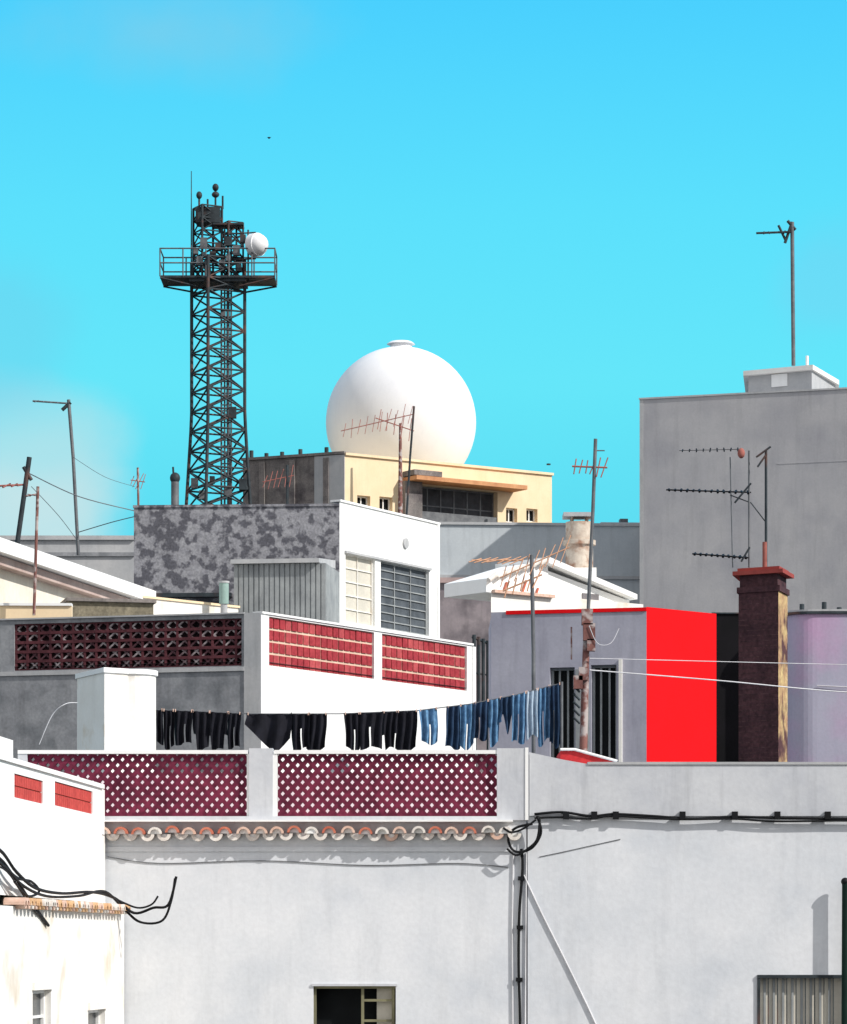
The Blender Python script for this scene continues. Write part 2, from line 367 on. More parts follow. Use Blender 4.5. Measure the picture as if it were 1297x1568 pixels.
# cables hanging on it
c=Obj('hanging_cable'); a=c.a('black_cable_bundle',CAB)
def wl(lst,d=.1): 
    out=[]
    for x,y in lst:
        D=WLL.P(WLL.s(x),0,d).y if x<186 else 39.4
        out.append(pt(x,y,D-.1))
    return out
tube(a,smooth_path(wl([(-40,1285),(0,1302),(25,1335),(55,1360),(95,1368),(140,1366),(175,1375),(205,1398),(235,1390),(258,1385),(270,1342)])),.018)
tube(a,smooth_path(wl([(-40,1300),(0,1315),(30,1352),(70,1372),(120,1372),(160,1365),(190,1392),(215,1412),(248,1410),(262,1380),(268,1345)],.14)),.016)
tube(a,smooth_path(wl([(-20,1305),(20,1340),(40,1370),(60,1398),(74,1417)],.16)),.018)
tube(a,smooth_path(wl([(10,1330),(28,1345),(48,1350),(60,1365),(42,1372),(22,1350)],.18)),.014)
tube(a,smooth_path(wl([(180,1378),(210,1390),(232,1385),(242,1372)],.15)),.013)
tube(a,smooth_path(wl([(-40,1320),(5,1330),(30,1362),(45,1385),(70,1410)],.2)),.010)

# ---------------- rooftop tank
o=Obj('rooftop_water_tank')
z0=zz(1260,46); z1=zz(1031,46)
cx,cy=pl(200,46.45); rr=.36
pts=[pl(118,46.9),pl(160,45.85)]
for k in range(9):
    t=-math.pi*.5+math.pi*.68*k/8; pts.append((cx+rr*math.cos(t),cy+rr*math.sin(t)))
pts+= [pl(200,47.2),pl(120,47.3)]
prism(o.a('tank_body',WHITEO),pts,z0,z1)
ptsc=[(x+(x-pl(178,46.5)[0])*.05,y+(y-46.5)*.06) for x,y in pts]
prism(o.a('tank_lid',WHITE),ptsc,z1,z1+.07)
o.a('tank_lid',WHITE).add([(x,y,z1) for x,y in ptsc],[tuple(range(len(ptsc)))[::-1]])

# ---------------- terrace house mid-left
o=Obj('terrace_house'); WF=Wall(-80,63.6,400,62); WR=Wall(400,62,723,68.6)
zb=gh(62)-1; zt=zz(941,62.2)
hf=(WF.s(22),WF.s(370),zz(1022,62.5),zt-.08)
wallm(o.a('front_wall',CEM),WF,0,WF.s(374),zb,zt,[hf],.2)
wbox(o.a('corner_pillar',CEML),WF,WF.s(374),WF.len,zb,zt+.02,-.2,.02)
wbox(o.a('front_coping',CEML),WF,0,WF.s(374),zt,zt+.03,-.2,.03)
wbox(o.a('string_course',CEML),WF,0,WF.s(374),hf[2]-.1,hf[2]-.02,0,.03)
pane(o.a('lattice_shadow_wall',mat('shade_back_wall',(78,58,62),(44,38,42),scale=3,streak=0)),WF,hf,-.17)  # interior shade behind the lattice, painted as a dark pane
lattice(o.a('lattice_rib',mat('lattice_grey_rib',(178,168,168),(112,100,104),scale=7,streak=0,patch=(84,56,62),lo=.42,hi=.55,pscale=3.5)),WF,hf[0]+.05,hf[1],hf[2],hf[3],.235,.2,.032,-.10,-.04)
rowz=(hf[3]-hf[2])/5; cw=.235; LB=o.a('lattice_block',DMAR)
for j in range(0,6):
    z=hf[2]+j*rowz; wbox(LB,WF,hf[0],hf[1],max(hf[2],z-.028),min(hf[3],z+.028),-.15,-.025)
q=hf[0]
while q<hf[1]-.05:
    wbox(LB,WF,q,q+.045,hf[2],hf[3],-.152,-.03); q+=cw
# water marks below the string course
p1=(WR.s(412),WR.s(573),WR.at(412,1019)[1],WR.at(412,944)[1]); zp0,zp1=p1[2],p1[3]
p2=(WR.s(585),WR.s(715),zp0,zp1)
wallm(o.a('side_wall',WHITE),WR,0,WR.len,zb,zt,[p1,p2],.10)
wbox(o.a('side_coping',WHITE),WR,0,WR.len+.02,zt,zt+.04,-.2,.03)
for p in (p1,p2):
    pane(o.a('panel_mortar',MORT),WR,p,-.06)
    n=int((p[1]-p[0])/.2); m=4
    for i in range(n):
        for j in range(m):
            sa=p[0]+(p[1]-p[0])*i/n; sb=p[0]+(p[1]-p[0])*(i+1)/n; za=p[2]+(p[3]-p[2])*j/m; zb2=p[2]+(p[3]-p[2])*(j+1)/m
            lt=random.random()<.2
            A=o.a('panel_brick_light' if lt else 'panel_brick',mat('brick_pale',(192,86,88),(166,70,76),scale=4,streak=0,grain=.2) if lt else BRICK)
            wbox(A,WR,sa+.014,sb-.014,za+(.03 if j else .015),zb2-.018,-.058,-.04+random.uniform(-.006,.006))
prism(o.a('body',CEM),[tuple(WF.A),tuple(WF.B),tuple(WR.B),(WR.B.x-3,76),(WF.A.x,76)],zb,zt-.9,skip=(0,1))
box(o.a('rear_parapet',CEM),WF.A.x,WR.B.x-3.2,75.8,76,zt-.9,zt-.2)
wbox(o.a('end_post',WHITE),WR,WR.len,WR.len+.12,zb,zt-.02,-.15,.02)

# dark railing beside it
o=Obj('roof_railing'); a=o.a('bar',METD)
for i,x in enumerate((726,733,740,747)): seg(a,pt(x,1078,69.5+.3*i),pt(x,972+i*3,69.5+.3*i),.045)
tube(a,[pt(724,976,69.5),pt(750,986,70.7)],.03); tube(a,[pt(724,1030,69.5),pt(750,1034,70.7)],.02)
seg(a,pt(728,1200,69.5),pt(728,1078,69.5),.03); seg(a,pt(747,1200,70.4),pt(747,1078,70.4),.03)

# ---------------- low house with eaves at far left
o=Obj('low_eaves_house'); WE=Wall(-60,64,206,74.6)
ze=WE.at(100,880)[1]
wallm(o.a('wall',mat('cream_shaded_wall',(240,232,216),(226,214,198),streak=.2)),WE,0,WE.len,gh(65)-1,ze-.15,[],.1)
e=o.a('eaves_slab',WHITE); wbox(e,WE,-.2,WE.len+.2,ze-.12,ze+.16,-1.5,.45)
wbox(o.a('soffit_beam',mat('pinkish_render',(200,180,172),(178,154,146))),WE,-.2,WE.len,ze-.32,ze-.14,0,.25)
prism(o.a('body',CEML),[tuple(WE.A),tuple(WE.B),(WE.B.x,79),(WE.A.x,79)],gh(65)-1,ze-.2,skip=(0,))
o=Obj('cement_house'); zt=zz(827,92)
prism(o.a('body',CEML),[pl(-150,92),pl(206,92),pl(206,99),pl(-150,99)],gh(92)-1,zt)
b_=Wall(-150,92,206,92); wbox(o.a('coping',CEML),b_,0,b_.len,zt,zt+.12,-.3,.08)
wbox(o.a('lower_band',CEM),b_,b_.s(-100),b_.len,zz(852,92),zz(846,92),0,.06)
o=Obj('garden_wall'); b_=Wall(-100,63.9,110,64); wbox(o.a('wall',CREAM),b_,0,b_.len,gh(64)-1,zz(927,63.9),-.2,0); wbox(o.a('coping',WHITE),b_,0,b_.len,zz(927,63.9),zz(923,63.9),-.24,.04)
o=Obj('olive_lean_to'); b_=Wall(105,65.6,235,66); wbox(o.a('wall',mat('olive_grey_render',(150,142,122),(110,104,90),scale=3,streak=.5,grain=.3)),b_,0,b_.len,gh(65)-1,zz(922,65.8),-1,0); wbox(o.a('roof_edge',DKBR),b_,-.05,b_.len+.05,zz(922,65.8),zz(917,65.8),-1.1,.08)  # olive-grey wall with a dark roof edge

# ---------------- mottled building with white facade
o=Obj('mottled_apartment_building'); WM=Wall(205,80.3,520,80); WW=Wall(520,80,672,84.4)
zb=gh(80)-1; zt=zz(775,80)
wallm(o.a('stone_wall',MOTT),WM,0,WM.len,zb,zt,[],.1)
wbox(o.a('stone_coping',MOTT),WM,-.02,WM.len,zt,zt+.06,-.3,.03)
ha=WW.rect(529,574,866,962); hb=WW.rect(583,657,866,968)
ha=(ha[0],ha[1],hb[2],hb[3])
ztw=zz(768,80)
wallm(o.a('white_facade',WHITE),WW,0,WW.len,zb,ztw,[ha,hb],.12)
prism(o.a('body',CEML),[tuple(WM.A),tuple(WM.B),tuple(WW.B),(WW.B.x-4,94),(WM.A.x,94)],zb,zt-.05,skip=(0,1))
wbox(o.a('facade_cap',WHITE),WW,-.02,WW.len+.02,ztw,ztw+.05,-.25,.04)
window(o,WW,ha,.12,gm=BLIND,nx=2,nz=5,fw=.03,fm=WHITEO,tag='blind_window')
window(o,WW,hb,.12,gm=mat('dark_slat_glass',(96,102,108),(70,76,82),scale=2,streak=.2),fm=SLATG,nx=3,nz=8,fw=.04,tag='grid_window')
wbox(o.a('facade_rail',CEML),WW,ha[0]-.05,hb[1]+.05,hb[3]+.003,hb[3]+.06,0,.06)
a=o.a('round_vent',CEML); q,z=WW.at(620,832); seg(a,WW.P(q,z,.0),WW.P(q,z,.05),.13,16); 
wbox(o.a('dark_ledge',METD),WM,-.02,WM.s(356),zz(914,80),zz(908,80),0,.25)
wbox(o.a('white_end_pier',WHITE),WW,WW.len-.12,WW.len,zb,ztw,.0,.03)
o=Obj('roof_vent'); a=o.a('pipe',METG); seg(a,pt(268,790,88),pt(268,738,88),.11,10); ball(o.a('cowl',METD),pt(268,732,88),.14,sz=1.1); seg(o.a('rod',METD),pt(266,735,88),pt(265,715,88),.03)
# shed
o=Obj('corrugated_shed'); WS=Wall(358,76.3,500,76); zt=zz(862,76)
wbox(o.a('shed_core',SLATG),WS,.02,WS.len-.02,gh(76)-1,zt,-2,-.02)
n=18
for i in range(n):
    q=WS.len*i/n; wbox(o.a('slat',SLATG),WS,q+.005,q+WS.len/n*.78,gh(76)-1,zt,-.02,.01)
hexa(o.a('shed_roof',CEML),[WS.P(-.05,zt,.15),WS.P(WS.len*.93,zt,.15),WS.P(WS.len*.93,zt+.1,.15),WS.P(-.05,zt+.1,.15),WS.P(-.05,zt+.12,-2.2),WS.P(WS.len*.93,zt+.12,-2.2),WS.P(WS.len*.93,zt+.32,-2.2),WS.P(-.05,zt+.32,-2.2)])
o=Obj('roof_tank'); a=o.a('drum',mat('pale_green_plastic',(150,176,168),streak=.1)); seg(a,pt(343,925,75),pt(343,893,75),.11,12); seg(o.a('lid',CEML),pt(343,893,75),pt(343,890,75),.125,12); seg(o.a('stand',CEML),(pt(343,925,75).x,75,gh(75)),pt(343,925,75),.09)
o=Obj('low_white_wall'); b_=Wall(200,73.5,365,76); zt=b_.at(280,922)[1]; wbox(o.a('wall',WHITEO),b_,0,b_.len,gh(75)-1,zt,-.2,0); wbox(o.a('coping',CREAM),b_,-.02,b_.len+.02,zt,zt+.05,-.24,.04)

# ---------------- communications tower
o=Obj('lattice_communications_tower'); D=150; lg=o.a('leg',METD); br=o.a('brace',METD)
th=math.radians(28)
def ring(px,py,r): 
    c=pt(px,py,D); return [Vector((c.x+r*math.cos(th+math.pi/4+math.pi/2*k),c.y+r*math.sin(th+math.pi/4+math.pi/2*k),c.z)) for k in range(4)]
def lat(px,levels,radf,rl,rb):
    prev=None
    for idx,py in enumerate(levels):
        R=ring(px,py,radf(py))
        for k in range(4): seg(br,R[k],R[(k+1)%4],rb,5)
        if prev:
            for k in range(4):
                seg(lg,prev[k],R[k],rl,6)
                seg(br,prev[k],R[(k+1)%4],rb,5)
                if k%2==0 or py>640: seg(br,prev[(k+1)%4],R[k],rb,5)
        prev=R
def rf(py): return 1.30 if py<640 else 1.30*(1+ .20*(py-640)/130)
lv=[1350-30*i for i in range(31)]
lat(334,[p for p in lv if p>=440]+[432,400],rf,.085,.045)
lat(318,[432-19*i for i in range(7)],lambda p:.70,.06,.036)
lat(356,[432-18*i for i in range(6)],lambda p:.52,.05,.032)
a=o.a('cable_ladder',mat('tower_cable_tray',(112,116,120),(76,78,82),scale=6,streak=0,bump=0))
for dx in (-4,1,6,11): seg(a,pt(343+dx,1350,D-.2),pt(343+dx,352,D-.2),.045,5)
for i in range(110): seg(a,pt(339,1340-9*i,D-.2),pt(354,1340-9*i,D-.2),.03,4)
pf=o.a('platform_deck',METD); c=pt(335,430,D); hw=2.62; hd=1.0
box(pf,c.x-hw,c.x+hw,c.y-hd,c.y+hd,c.z-.05,c.z+.05)
for sx in(-1,1):
    for sy in(-1,1): seg(br,(c.x+sx*hw,c.y+sy*hd,c.z-.06),(c.x+sx*1.0,c.y+sy*.8,c.z-.4),.045)
box(pf,c.x-1.3,c.x+1.3,c.y-.9,c.y+.9,c.z-.2,c.z-.05)
rl=o.a('platform_railing',METG)
for hgt in (.62,1.28):
    P=[(c.x-hw,c.y-hd,c.z+hgt),(c.x+hw,c.y-hd,c.z+hgt),(c.x+hw,c.y+hd,c.z+hgt),(c.x-hw,c.y+hd,c.z+hgt)]
    for i in range(4): seg(rl,P[i],P[(i+1)%4],.035)
for i in range(6):
    x=c.x-hw+2*hw*i/5
    for sy in(-1,1): seg(rl,(x,c.y+sy*hd,c.z),(x,c.y+sy*hd,c.z+1.28),.035)
eq=o.a('equipment_box',METD); eg=o.a('equipment_panel',METG)
p=pt(319,332,D); box(eq,p.x-.55,p.x+.55,p.y-.5,p.y+.5,p.z-.36,p.z+.36)
p=pt(350,346,D); box(eq,p.x-.7,p.x+.7,p.y-.5,p.y+.5,p.z-.04,p.z+.04)
for i,(x,y,s) in enumerate(((312,372,.22),(326,392,.2),(306,400,.2),(350,370,.2),(362,384,.22),(372,366,.18),(340,405,.2),(356,632,.25),(342,480,.14),(366,410,.16),(300,385,.15),(334,378,.18),(350,395,.15),(318,415,.2),(298,740,.22),(372,742,.25),(350,752,.22),(325,735,.16),(310,758,.2))):
    p=pt(x,y,D-.7); box(eq if i%2 else eg,p.x-s*.7,p.x+s*.7,p.y-.15,p.y+.15,p.z-s,p.z+s)
seg(eq,pt(293,440,D),pt(293,262,D),.045,6,.02)
for x,y0,y1 in((305,320,296),(330,318,288),(318,320,305),(341,320,300)):
    seg(eq,pt(x,y0,D),pt(x,y1,D),.05)
ball(eq,pt(305,299,D),.14,10,6,1.3); ball(eq,pt(330,287,D),.15,10,6,1.2); ball(eq,pt(330,298,D),.18,10,6,.8)
for x,y in((372,358),(380,398),(366,432)): seg(br,pt(352,y,D-.6),pt(392,y-2,D-.6),.035)
seg(br,pt(380,430,D-.6),pt(380,352,D-.6),.045)
ds=o.a('dish_antenna',RADM); p=pt(392,375,D-.7); dv=Vector((.75,-.62,0))
seg(ds,p-dv*.2,p+dv*.18,.53,24)
ball(ds,p+dv*.1,.5,16,10)
seg(o.a('dish_back',RUSTR),p-dv*.45,p-dv*.2,.2,12,.42)

# ---------------- radar station and radome
o=Obj('radar_station_building'); WY=Wall(528,155,845,161.7); zt=zz(697,155); zb=gh(155)-1
Wd=Wall(372,157.2,528,155)
hs=[WY.rect(547,567,759,780),WY.rect(581,601,761,783),WY.rect(640,762,748,806),WY.rect(775,792,778,800),WY.rect(806,823,779,799)]
wallm(o.a('cream_wall',CREAM),WY,0,WY.len,zb,zt,hs,.4)
wallm(o.a('dark_wall',DKBR),Wd,0,Wd.len,zb,zz(700,156),[],.1)
prism(o.a('body',CREAM),[tuple(Wd.A),tuple(WY.A),tuple(WY.B),(WY.B.x,176),(Wd.A.x,176)],zb,zt-.3,skip=(0,1))
wbox(o.a('coping',CREAM),WY,0,WY.len+.05,zt,zt+.12,-.4,.1)
wbox(o.a('dark_coping',DKBR),Wd,-.05,Wd.len,zz(700,156),zz(696,156),-.4,.1)
for i,h in enumerate(hs):
    if i==2: 
        window(o,WY,h,.4,fm=METG,nx=6,nz=2,fw=.09,gm=mat('balcony_glass',(84,86,90),(50,50,54),scale=1,streak=0,bump=0),tag='balcony')
        wbox(o.a('balcony_curb',METG),WY,h[0],h[1],h[2],h[2]+.6,-.1,-.05)
    else: window(o,WY,h,.3,fm=WHITE,nx=2,nz=1,fw=.07,gm=DARKIN)
q0,q1=WY.s(617),WY.s(786); z=WY.at(700,746)[1]
cn=o.a('canopy',mat('canopy_tan',(214,162,116),(190,132,96),streak=.2))
wbox(cn,WY,q0,q1,z,z+.2,0,1.2)
wbox(o.a('canopy_dark_edge',DKBR),WY,q0,q0+1.6,z+.25,z+.5,0.003,1.0)  # dark brown block above the canopy's left end
wbox(o.a('canopy_pier',DKBR),WY,WY.s(612),WY.s(638),WY.at(625,800)[1],z-.003,0,.5)
A=o.a('roof_pipe',METD)
for x,h in((385,690),(460,688),(500,685),(840,712),(408,694),(432,692)): seg(A,pt(x,710,158),pt(x,h,158),.1,8)
for x in (402,448,500):
    q=Wd.s(x); wbox(o.a('wall_pilaster',DKBR),Wd,q-.14,q+.14,zb,zz(704,156),.0,.1)
wbox(o.a('grey_annex_wall',CEML),Wd,Wd.s(482),Wd.len,zb,zz(701,156),0,.05)
for i in range(40):
    x=random.uniform(378,480); y=random.uniform(706,772); p=pt(x,y,155.6-(x-528)*.014)
    s=random.uniform(.08,.28)
    m_,nm_=random.choice([(RUST,'rusty_box'),(CEML,'pale_box'),(METG,'steel_box'),(DKBR,'dark_box'),(DKBR,'dark_box')])
    box(o.a(nm_,m_),p.x-s*.5,p.x+s*.5,p.y-.25,p.y+.2,p.z-s*random.uniform(.4,1.5),p.z+s)
seg(o.a('brown_mast',RUST),pt(613,800,154),pt(613,648,154),.12,8,.06)
o=Obj('radome'); c=pt(614,647,166); r=115*K*166
ball(o.a('shell',RADM),c,r,64,40)
seg(o.a('top_cap',RADM),c+Vector((0,0,r-.12)),c+Vector((0,0,r+.16)),.62,24,.5)
seg(o.a('cap_disc',RADM),c+Vector((0,0,r+.16)),c+Vector((0,0,r+.28)),.72,24,.55)
seg(o.a('base_drum',CEML),(c.x,c.y,zt-.3),(c.x,c.y,c.z-r*.75),r*.72,40)

# ---------------- long grey building and others in the middle right
o=Obj('long_grey_building'); b_=Wall(640,100,1000,100.5); zt=zz(803,100)
wallm(o.a('front_wall',LONG),b_,0,b_.len,gh(100)-1,zt,[],.1)
prism(o.a('body',LONG),[tuple(b_.A),tuple(b_.B),(b_.B.x,110),(b_.A.x,110)],gh(100)-1,zt,skip=(0,))
wbox(o.a('coping',CEML),b_,0,b_.len,zt,zt+.08,-.3,.06)
wbox(o.a('step_parapet',LONG),b_,b_.s(920),b_.len,zt+.083,zz(797,100),-.3,.0)
wbox(o.a('string_course',CEML),b_,b_.s(672),b_.len,zz(885,100),zz(880,100),0,.08)
wbox(o.a('rooftop_box',METG),b_,b_.s(950),b_.s(962),zz(797,100),zz(791,100),-.4,-.05)
o=Obj('brown_rendered_house'); b_=Wall(640,88,765,88); zt=zz(893,88)
wallm(o.a('front_wall',mat('mauve_render',(160,150,152),(134,126,130),streak=.4,patch=(108,102,106),lo=.5,hi=.65,pscale=1.2)),b_,0,b_.len,gh(88)-1,zt,[],.1)
prism(o.a('body',CEM),[tuple(b_.A),tuple(b_.B),(b_.B.x,95),(b_.A.x,95)],gh(88)-1,zt,skip=(0,))
wbox(o.a('coping',mat('dull_pink_coping',(190,166,162))),b_,0,b_.len,zt,zt+.14,-.3,.12)
# white gabled house
o=Obj('white_gabled_house'); b_=Wall(752,74,985,77); zt=b_.at(870,915)[1]
wallm(o.a('front_wall',WHITEO),b_,0,b_.len,gh(75)-1,zt,[],.1)
prism(o.a('body',WHITEO),[tuple(b_.A),tuple(b_.B),(b_.B.x,82),pl(760,82)],gh(75)-1,zt,skip=(0,))
gz=b_.at(860,856)[1]; q0,q1,qm=b_.s(758),b_.s(978),b_.s(850)
zl0=b_.at(770,885)[1]
hexa(o.a('gable',WHITE),[b_.P(q0,zt,-.3),b_.P(qm+.05,zt,-.3),b_.P(qm+.05,gz,-.3),b_.P(q0,zl0,-.3),b_.P(q0,zt,-1.8),b_.P(qm+.05,zt,-1.8),b_.P(qm+.05,gz,-1.8),b_.P(q0,zl0,-1.8)])
hexa(o.a('lean_to_wall',WHITE),[b_.P(qm+.05,zt,-.32),b_.P(q1,zt,-.32),b_.P(q1,zt+.1,-.32),b_.P(qm+.05,gz-.25,-.32),b_.P(qm+.05,zt,-1.8),b_.P(q1,zt,-1.8),b_.P(q1,zt+.1,-1.8),b_.P(qm+.05,gz-.25,-1.8)])
hexa(o.a('roof_slab',WHITE),[b_.P(qm-.1,gz-.1,-.1),b_.P(q1+.05,zt+.12,-.1),b_.P(q1+.05,zt+.24,-.1),b_.P(qm-.1,gz+.04,-.1),b_.P(qm-.1,gz-.1,-2),b_.P(q1+.05,zt+.12,-2),b_.P(q1+.05,zt+.24,-2),b_.P(qm-.1,gz+.04,-2)])
for i in range(7):
    f0=i/7; q=q0+(qm-q0)*f0; zt_=zl0+(gz-zl0)*f0
    seg(o.a('verge_tile',TCRM),b_.P(q-.02,zt_-.05,-.2),b_.P(q+.22,zt_+.10,-.2),.06,8)
for x,y in((768,918),(782,903),(798,918),(812,900),(830,912)):
    qq,zq=b_.at(x,y); seg(o.a('red_stripe',TERR),b_.P(qq,zq-.08,-.27),b_.P(qq+.12,zq+.2,-.27),.03,6)
wbox(o.a('tile_ledge',TERP),b_,q0-.1,b_.s(845),zt-.05,zt+.02,0,.12)
wbox(o.a('dark_opening',mat('shade_grey_paint',(120,116,118),streak=.2)),b_,b_.s(905),b_.s(930),zt+.003,zt+.18,-.315,-.29)
o=Obj('flue_chimney'); D=78; a=o.a('flue',BEIGE)
seg(a,pt(887,915,D),pt(887,800,D),.34,14,.33); box(o.a('flue_cap',CEML),pt(862,0,D).x,pt(909,0,D).x,D-.35,D+.35,zz(793,D),zz(787,D))
for k in range(4):
    t=math.pi/4+k*math.pi/2; p=pt(887,800,D); seg(a,p+Vector((.25*math.cos(t),.25*math.sin(t),0)),p+Vector((.25*math.cos(t),.25*math.sin(t),.13)),.04)
seg(o.a('flue_collar',BEIGE),pt(887,835,D),pt(887,828,D),.4,14)
box(o.a('flue_base',WHITEO),pt(862,0,D).x,pt(912,0,D).x,D-.4,D+.4,gh(78),zz(872,D))

# ---------------- tall grey building
o=Obj('tall_grey_building'); WT=Wall(980,96,1420,93.5); zt=zz(612,96)
wallm(o.a('front_wall',TALL),WT,0,WT.len,gh(95)-1,zt,[],.1)
prism(o.a('body',TALL),[tuple(WT.A),tuple(WT.B),(WT.B.x,108),pl(984,108)],gh(95)-1,zt,skip=(0,))
wbox(o.a('coping',CEML),WT,-.03,WT.len,zt,zt+.05,-.3,.03)
wbox(o.a('formwork_line',TALL),WT,WT.s(1190),WT.len,zz(711,94.8),zz(710,94.8),0,.008)
wbox(o.a('corner_edge',CEML),WT,-.01,.1,gh(95)-1,zt,0,.006)
pts=[pl(1146,98),pl(1243,97),pl(1279,99.5),pl(1276,103),pl(1150,103)]
z1=zz(570,97.3); prism(o.a('penthouse',CEML),pts,zt-.1,z1)
cx=sum(p[0] for p in pts)/5; cy=sum(p[1] for p in pts)/5
pc=[(x+(x-cx)*.10,y+(y-cy)*.06) for x,y in pts]
prism(o.a('penthouse_slab',WHITEO),pc,z1,z1+.14); o.a('penthouse_slab',WHITEO).add([(x,y,z1) for x,y in pc],[tuple(range(5))[::-1]])
b_=Wall(1146,98,1243,97); h=b_.rect(1182,1206,573,592); wbox(o.a('vent_block',WHITE),b_,h[0],h[1],h[2],h[3],0,.04)

# ---------------- red house
o=Obj('red_gable_house'); WG=Wall(752,60.7,990,60); WRd=Wall(990,60,1097,61.25); zt=zz(930,60); zb=gh(60)-1
hs=[WG.rect(842,880,1022,1200),WG.rect(905,944,1018,1200)]
wallm(o.a('lilac_wall',LILAC),WG,0,WG.len,zb,zt-.1,hs,.2)
wbox(o.a('red_band',RED),WG,WG.s(775),WG.len,zt-.07,zt,-.2,.02)
wbox(o.a('band_bed',LILAC),WG,WG.s(775),WG.len,zt-.1,zt-.07,-.2,.0)
wbox(o.a('grey_band',LILAC),WG,0,WG.s(775),zt-.1,zt-.02,-.2,.0)
wallm(o.a('red_wall',RED),WRd,0.0,WRd.len,zb,zt+.01,[],.1)
prism(o.a('body',LILAC),[tuple(WG.A),tuple(WG.B),tuple(WRd.B),(WRd.B.x,63),(WG.A.x,63)],zb,zt-.11,skip=(0,1))
for h in hs: window(o,WG,h,.2,gm=DARKIN,fm=SLATG,nx=3,nz=1,fw=.045)
wbox(o.a('downpipe',WHITEO),WG,WG.s(948),WG.s(953),zb,WG.at(950,1010)[1],0,.05)
wbox(o.a('door_leaf',SLATG),WG,WG.s(882),WG.s(902),zb,WG.at(890,1025)[1],0,.04)
o=Obj('shadow_side_wall'); b_=Wall(1090,63.2,1225,63.2); wbox(o.a('wall',BLACK),b_,0,b_.len,zb,zz(940,63.2),-2,0); wbox(o.a('coping',METD),b_,0,b_.len,zz(940,63.2),zz(938,63.2),-2,.03)  # shadow side beside the red house, painted in as a black wall
o=Obj('lilac_round_house'); D=62.4; pts=[]
x0=pl(1203,D)[0]
for k in range(12):
    t=math.pi-math.pi/2*k/11; pts.append((x0+.6+.6*math.cos(t),D+.6-.6*math.sin(t)))
pts+= [(x0+4,D-.1),(x0+4,D+4),(x0,D+4)]
zt=zz(940,D); prism(o.a('wall',LILP),pts,zb,zt)
cx=x0+2; pc=[(x+(x-cx)*.02,y+(y-(D+2))*.02) for x,y in pts]
prism(o.a('roof_edge',METD),pc,zt,zt+.05)
prism(o.a('roof_edge_white',CEML),pts,zt+.05,zt+.09)
for x,h in((1228,925),(1262,922),(1285,930)): seg(o.a('roof_stub',METD),pt(x,942,D+.4),pt(x,h,D+.4),.05)
tube(o.a('wall_wire',CABW),smooth_path([(x0+.6,D-.03,zz(1050,D)),(x0+2,D-.1,zz(1056,D)),(x0+4,D-.12,zz(1066,D))]),.01)

# chimney
o=Obj('brick_chimney'); Wc=Wall(1131,52.15,1192,51.8); Wc2=Wall(1192,51.8,1206,52.5)
pts=[tuple(Wc.A),tuple(Wc.B),tuple(Wc2.B),(Wc.A.x+.15,52.8)]
z0=gh(52)-.5; z1=zz(903,52)
cx=sum(p[0] for p in pts)/4; cy=sum(p[1] for p in pts)/4
def sc(f): return [(cx+(x-cx)*f,cy+(y-cy)*f) for x,y in pts]
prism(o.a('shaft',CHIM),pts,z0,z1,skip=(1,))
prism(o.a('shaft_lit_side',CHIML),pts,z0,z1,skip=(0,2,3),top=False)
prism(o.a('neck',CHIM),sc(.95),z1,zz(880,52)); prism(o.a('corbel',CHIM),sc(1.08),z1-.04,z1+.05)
o.a('corbel',CHIM).add([(x,y,z1-.04) for x,y in sc(1.08)],[(3,2,1,0)])
s1_=sc(1.26); prism(o.a('cap_slab',REDCAP),s1_,zz(880,52),zz(874,52)); o.a('cap_slab',REDCAP).add([(x,y,zz(880,52)) for x,y in s1_],[(3,2,1,0)])
s2_=sc(1.05); prism(o.a('cap_top',REDCAP),s2_,zz(874,52),zz(869,52))
for i in range(34):
    z=zz(1170,52)+i*.085
    if z>z1-.1: break
    wbox(o.a('brick_course',mat('chimney_joint',(98,70,72),(64,46,50),scale=5,streak=0,grain=.5)),Wc,0,Wc.len,z,z+.014,0,.002)
o=Obj('red_tiled_canopy'); a=o.a('tiles',mat('red_tile',(214,60,62),(186,50,54),streak=0,grain=.2)); 
P=[pt(858,1180,43.5),pt(945,1180,43.5),pt(945,1168,43.5),pt(880,1150,43.5),pt(858,1150,43.5)]
Q=[p+Vector((0,1.2,.0)) for p in P]; a.add(P+Q,[tuple(range(5)),tuple(range(5,10))[::-1]]+[(i,i+5,(i+1)%5+5,(i+1)%5) for i in range(5)])
tube(o.a('edge',WHITE),[P[4]+Vector((0,-.02,.02)),P[3]+Vector((0,-.02,.02)),P[2]+Vector((0,-.02,.02))],.02)
box(o.a('post',CEML),P[0].x,P[1].x,44.0,44.6,3,P[0].z)

# ---------------- antennas
def yagi(o,p,q,n,el,ev=Vector((0,1,0)),m=METD,rb=.018,re=.009):
    p=Vector(p);q=Vector(q); seg(o.a('boom',m),p,q,rb,6); a=o.a('element',m)
    for i in range(n):
        c=p+(q-p)*((i+.5)/n); l=el*(1+.4*i/n)*.5*random.uniform(.8,1.12); e_=(ev+Vector((random.uniform(-.1,.1),0,random.uniform(-.1,.1)))); seg(a,c-e_*l,c+e_*l,re,5)
V=Vector
def mast(name,pts,D,r,m): 
    o=Obj(name); tube(o.a('mast',m),[pt(x,y,D) for x,y in pts],r,8); return o
o=mast('television_antenna',[(1215,560),(1213,340)],99,.06,METG)
yagi(o,pt(1158,357,99),pt(1213,355,99),7,.35,V((.1,.9,.3)),METD,.035,.03)
seg(o.a('reflector',METD),pt(1202,372,99),pt(1213,340,99),.05); seg(o.a('reflector',METD),pt(1192,345,99),pt(1203,368,99),.04); seg(o.a('reflector',METD),pt(1206,338,99),pt(1218,352,99),.05)
seg(o.a('bracket',WHITE),pt(1236,562,99),pt(1236,545,99),.05)
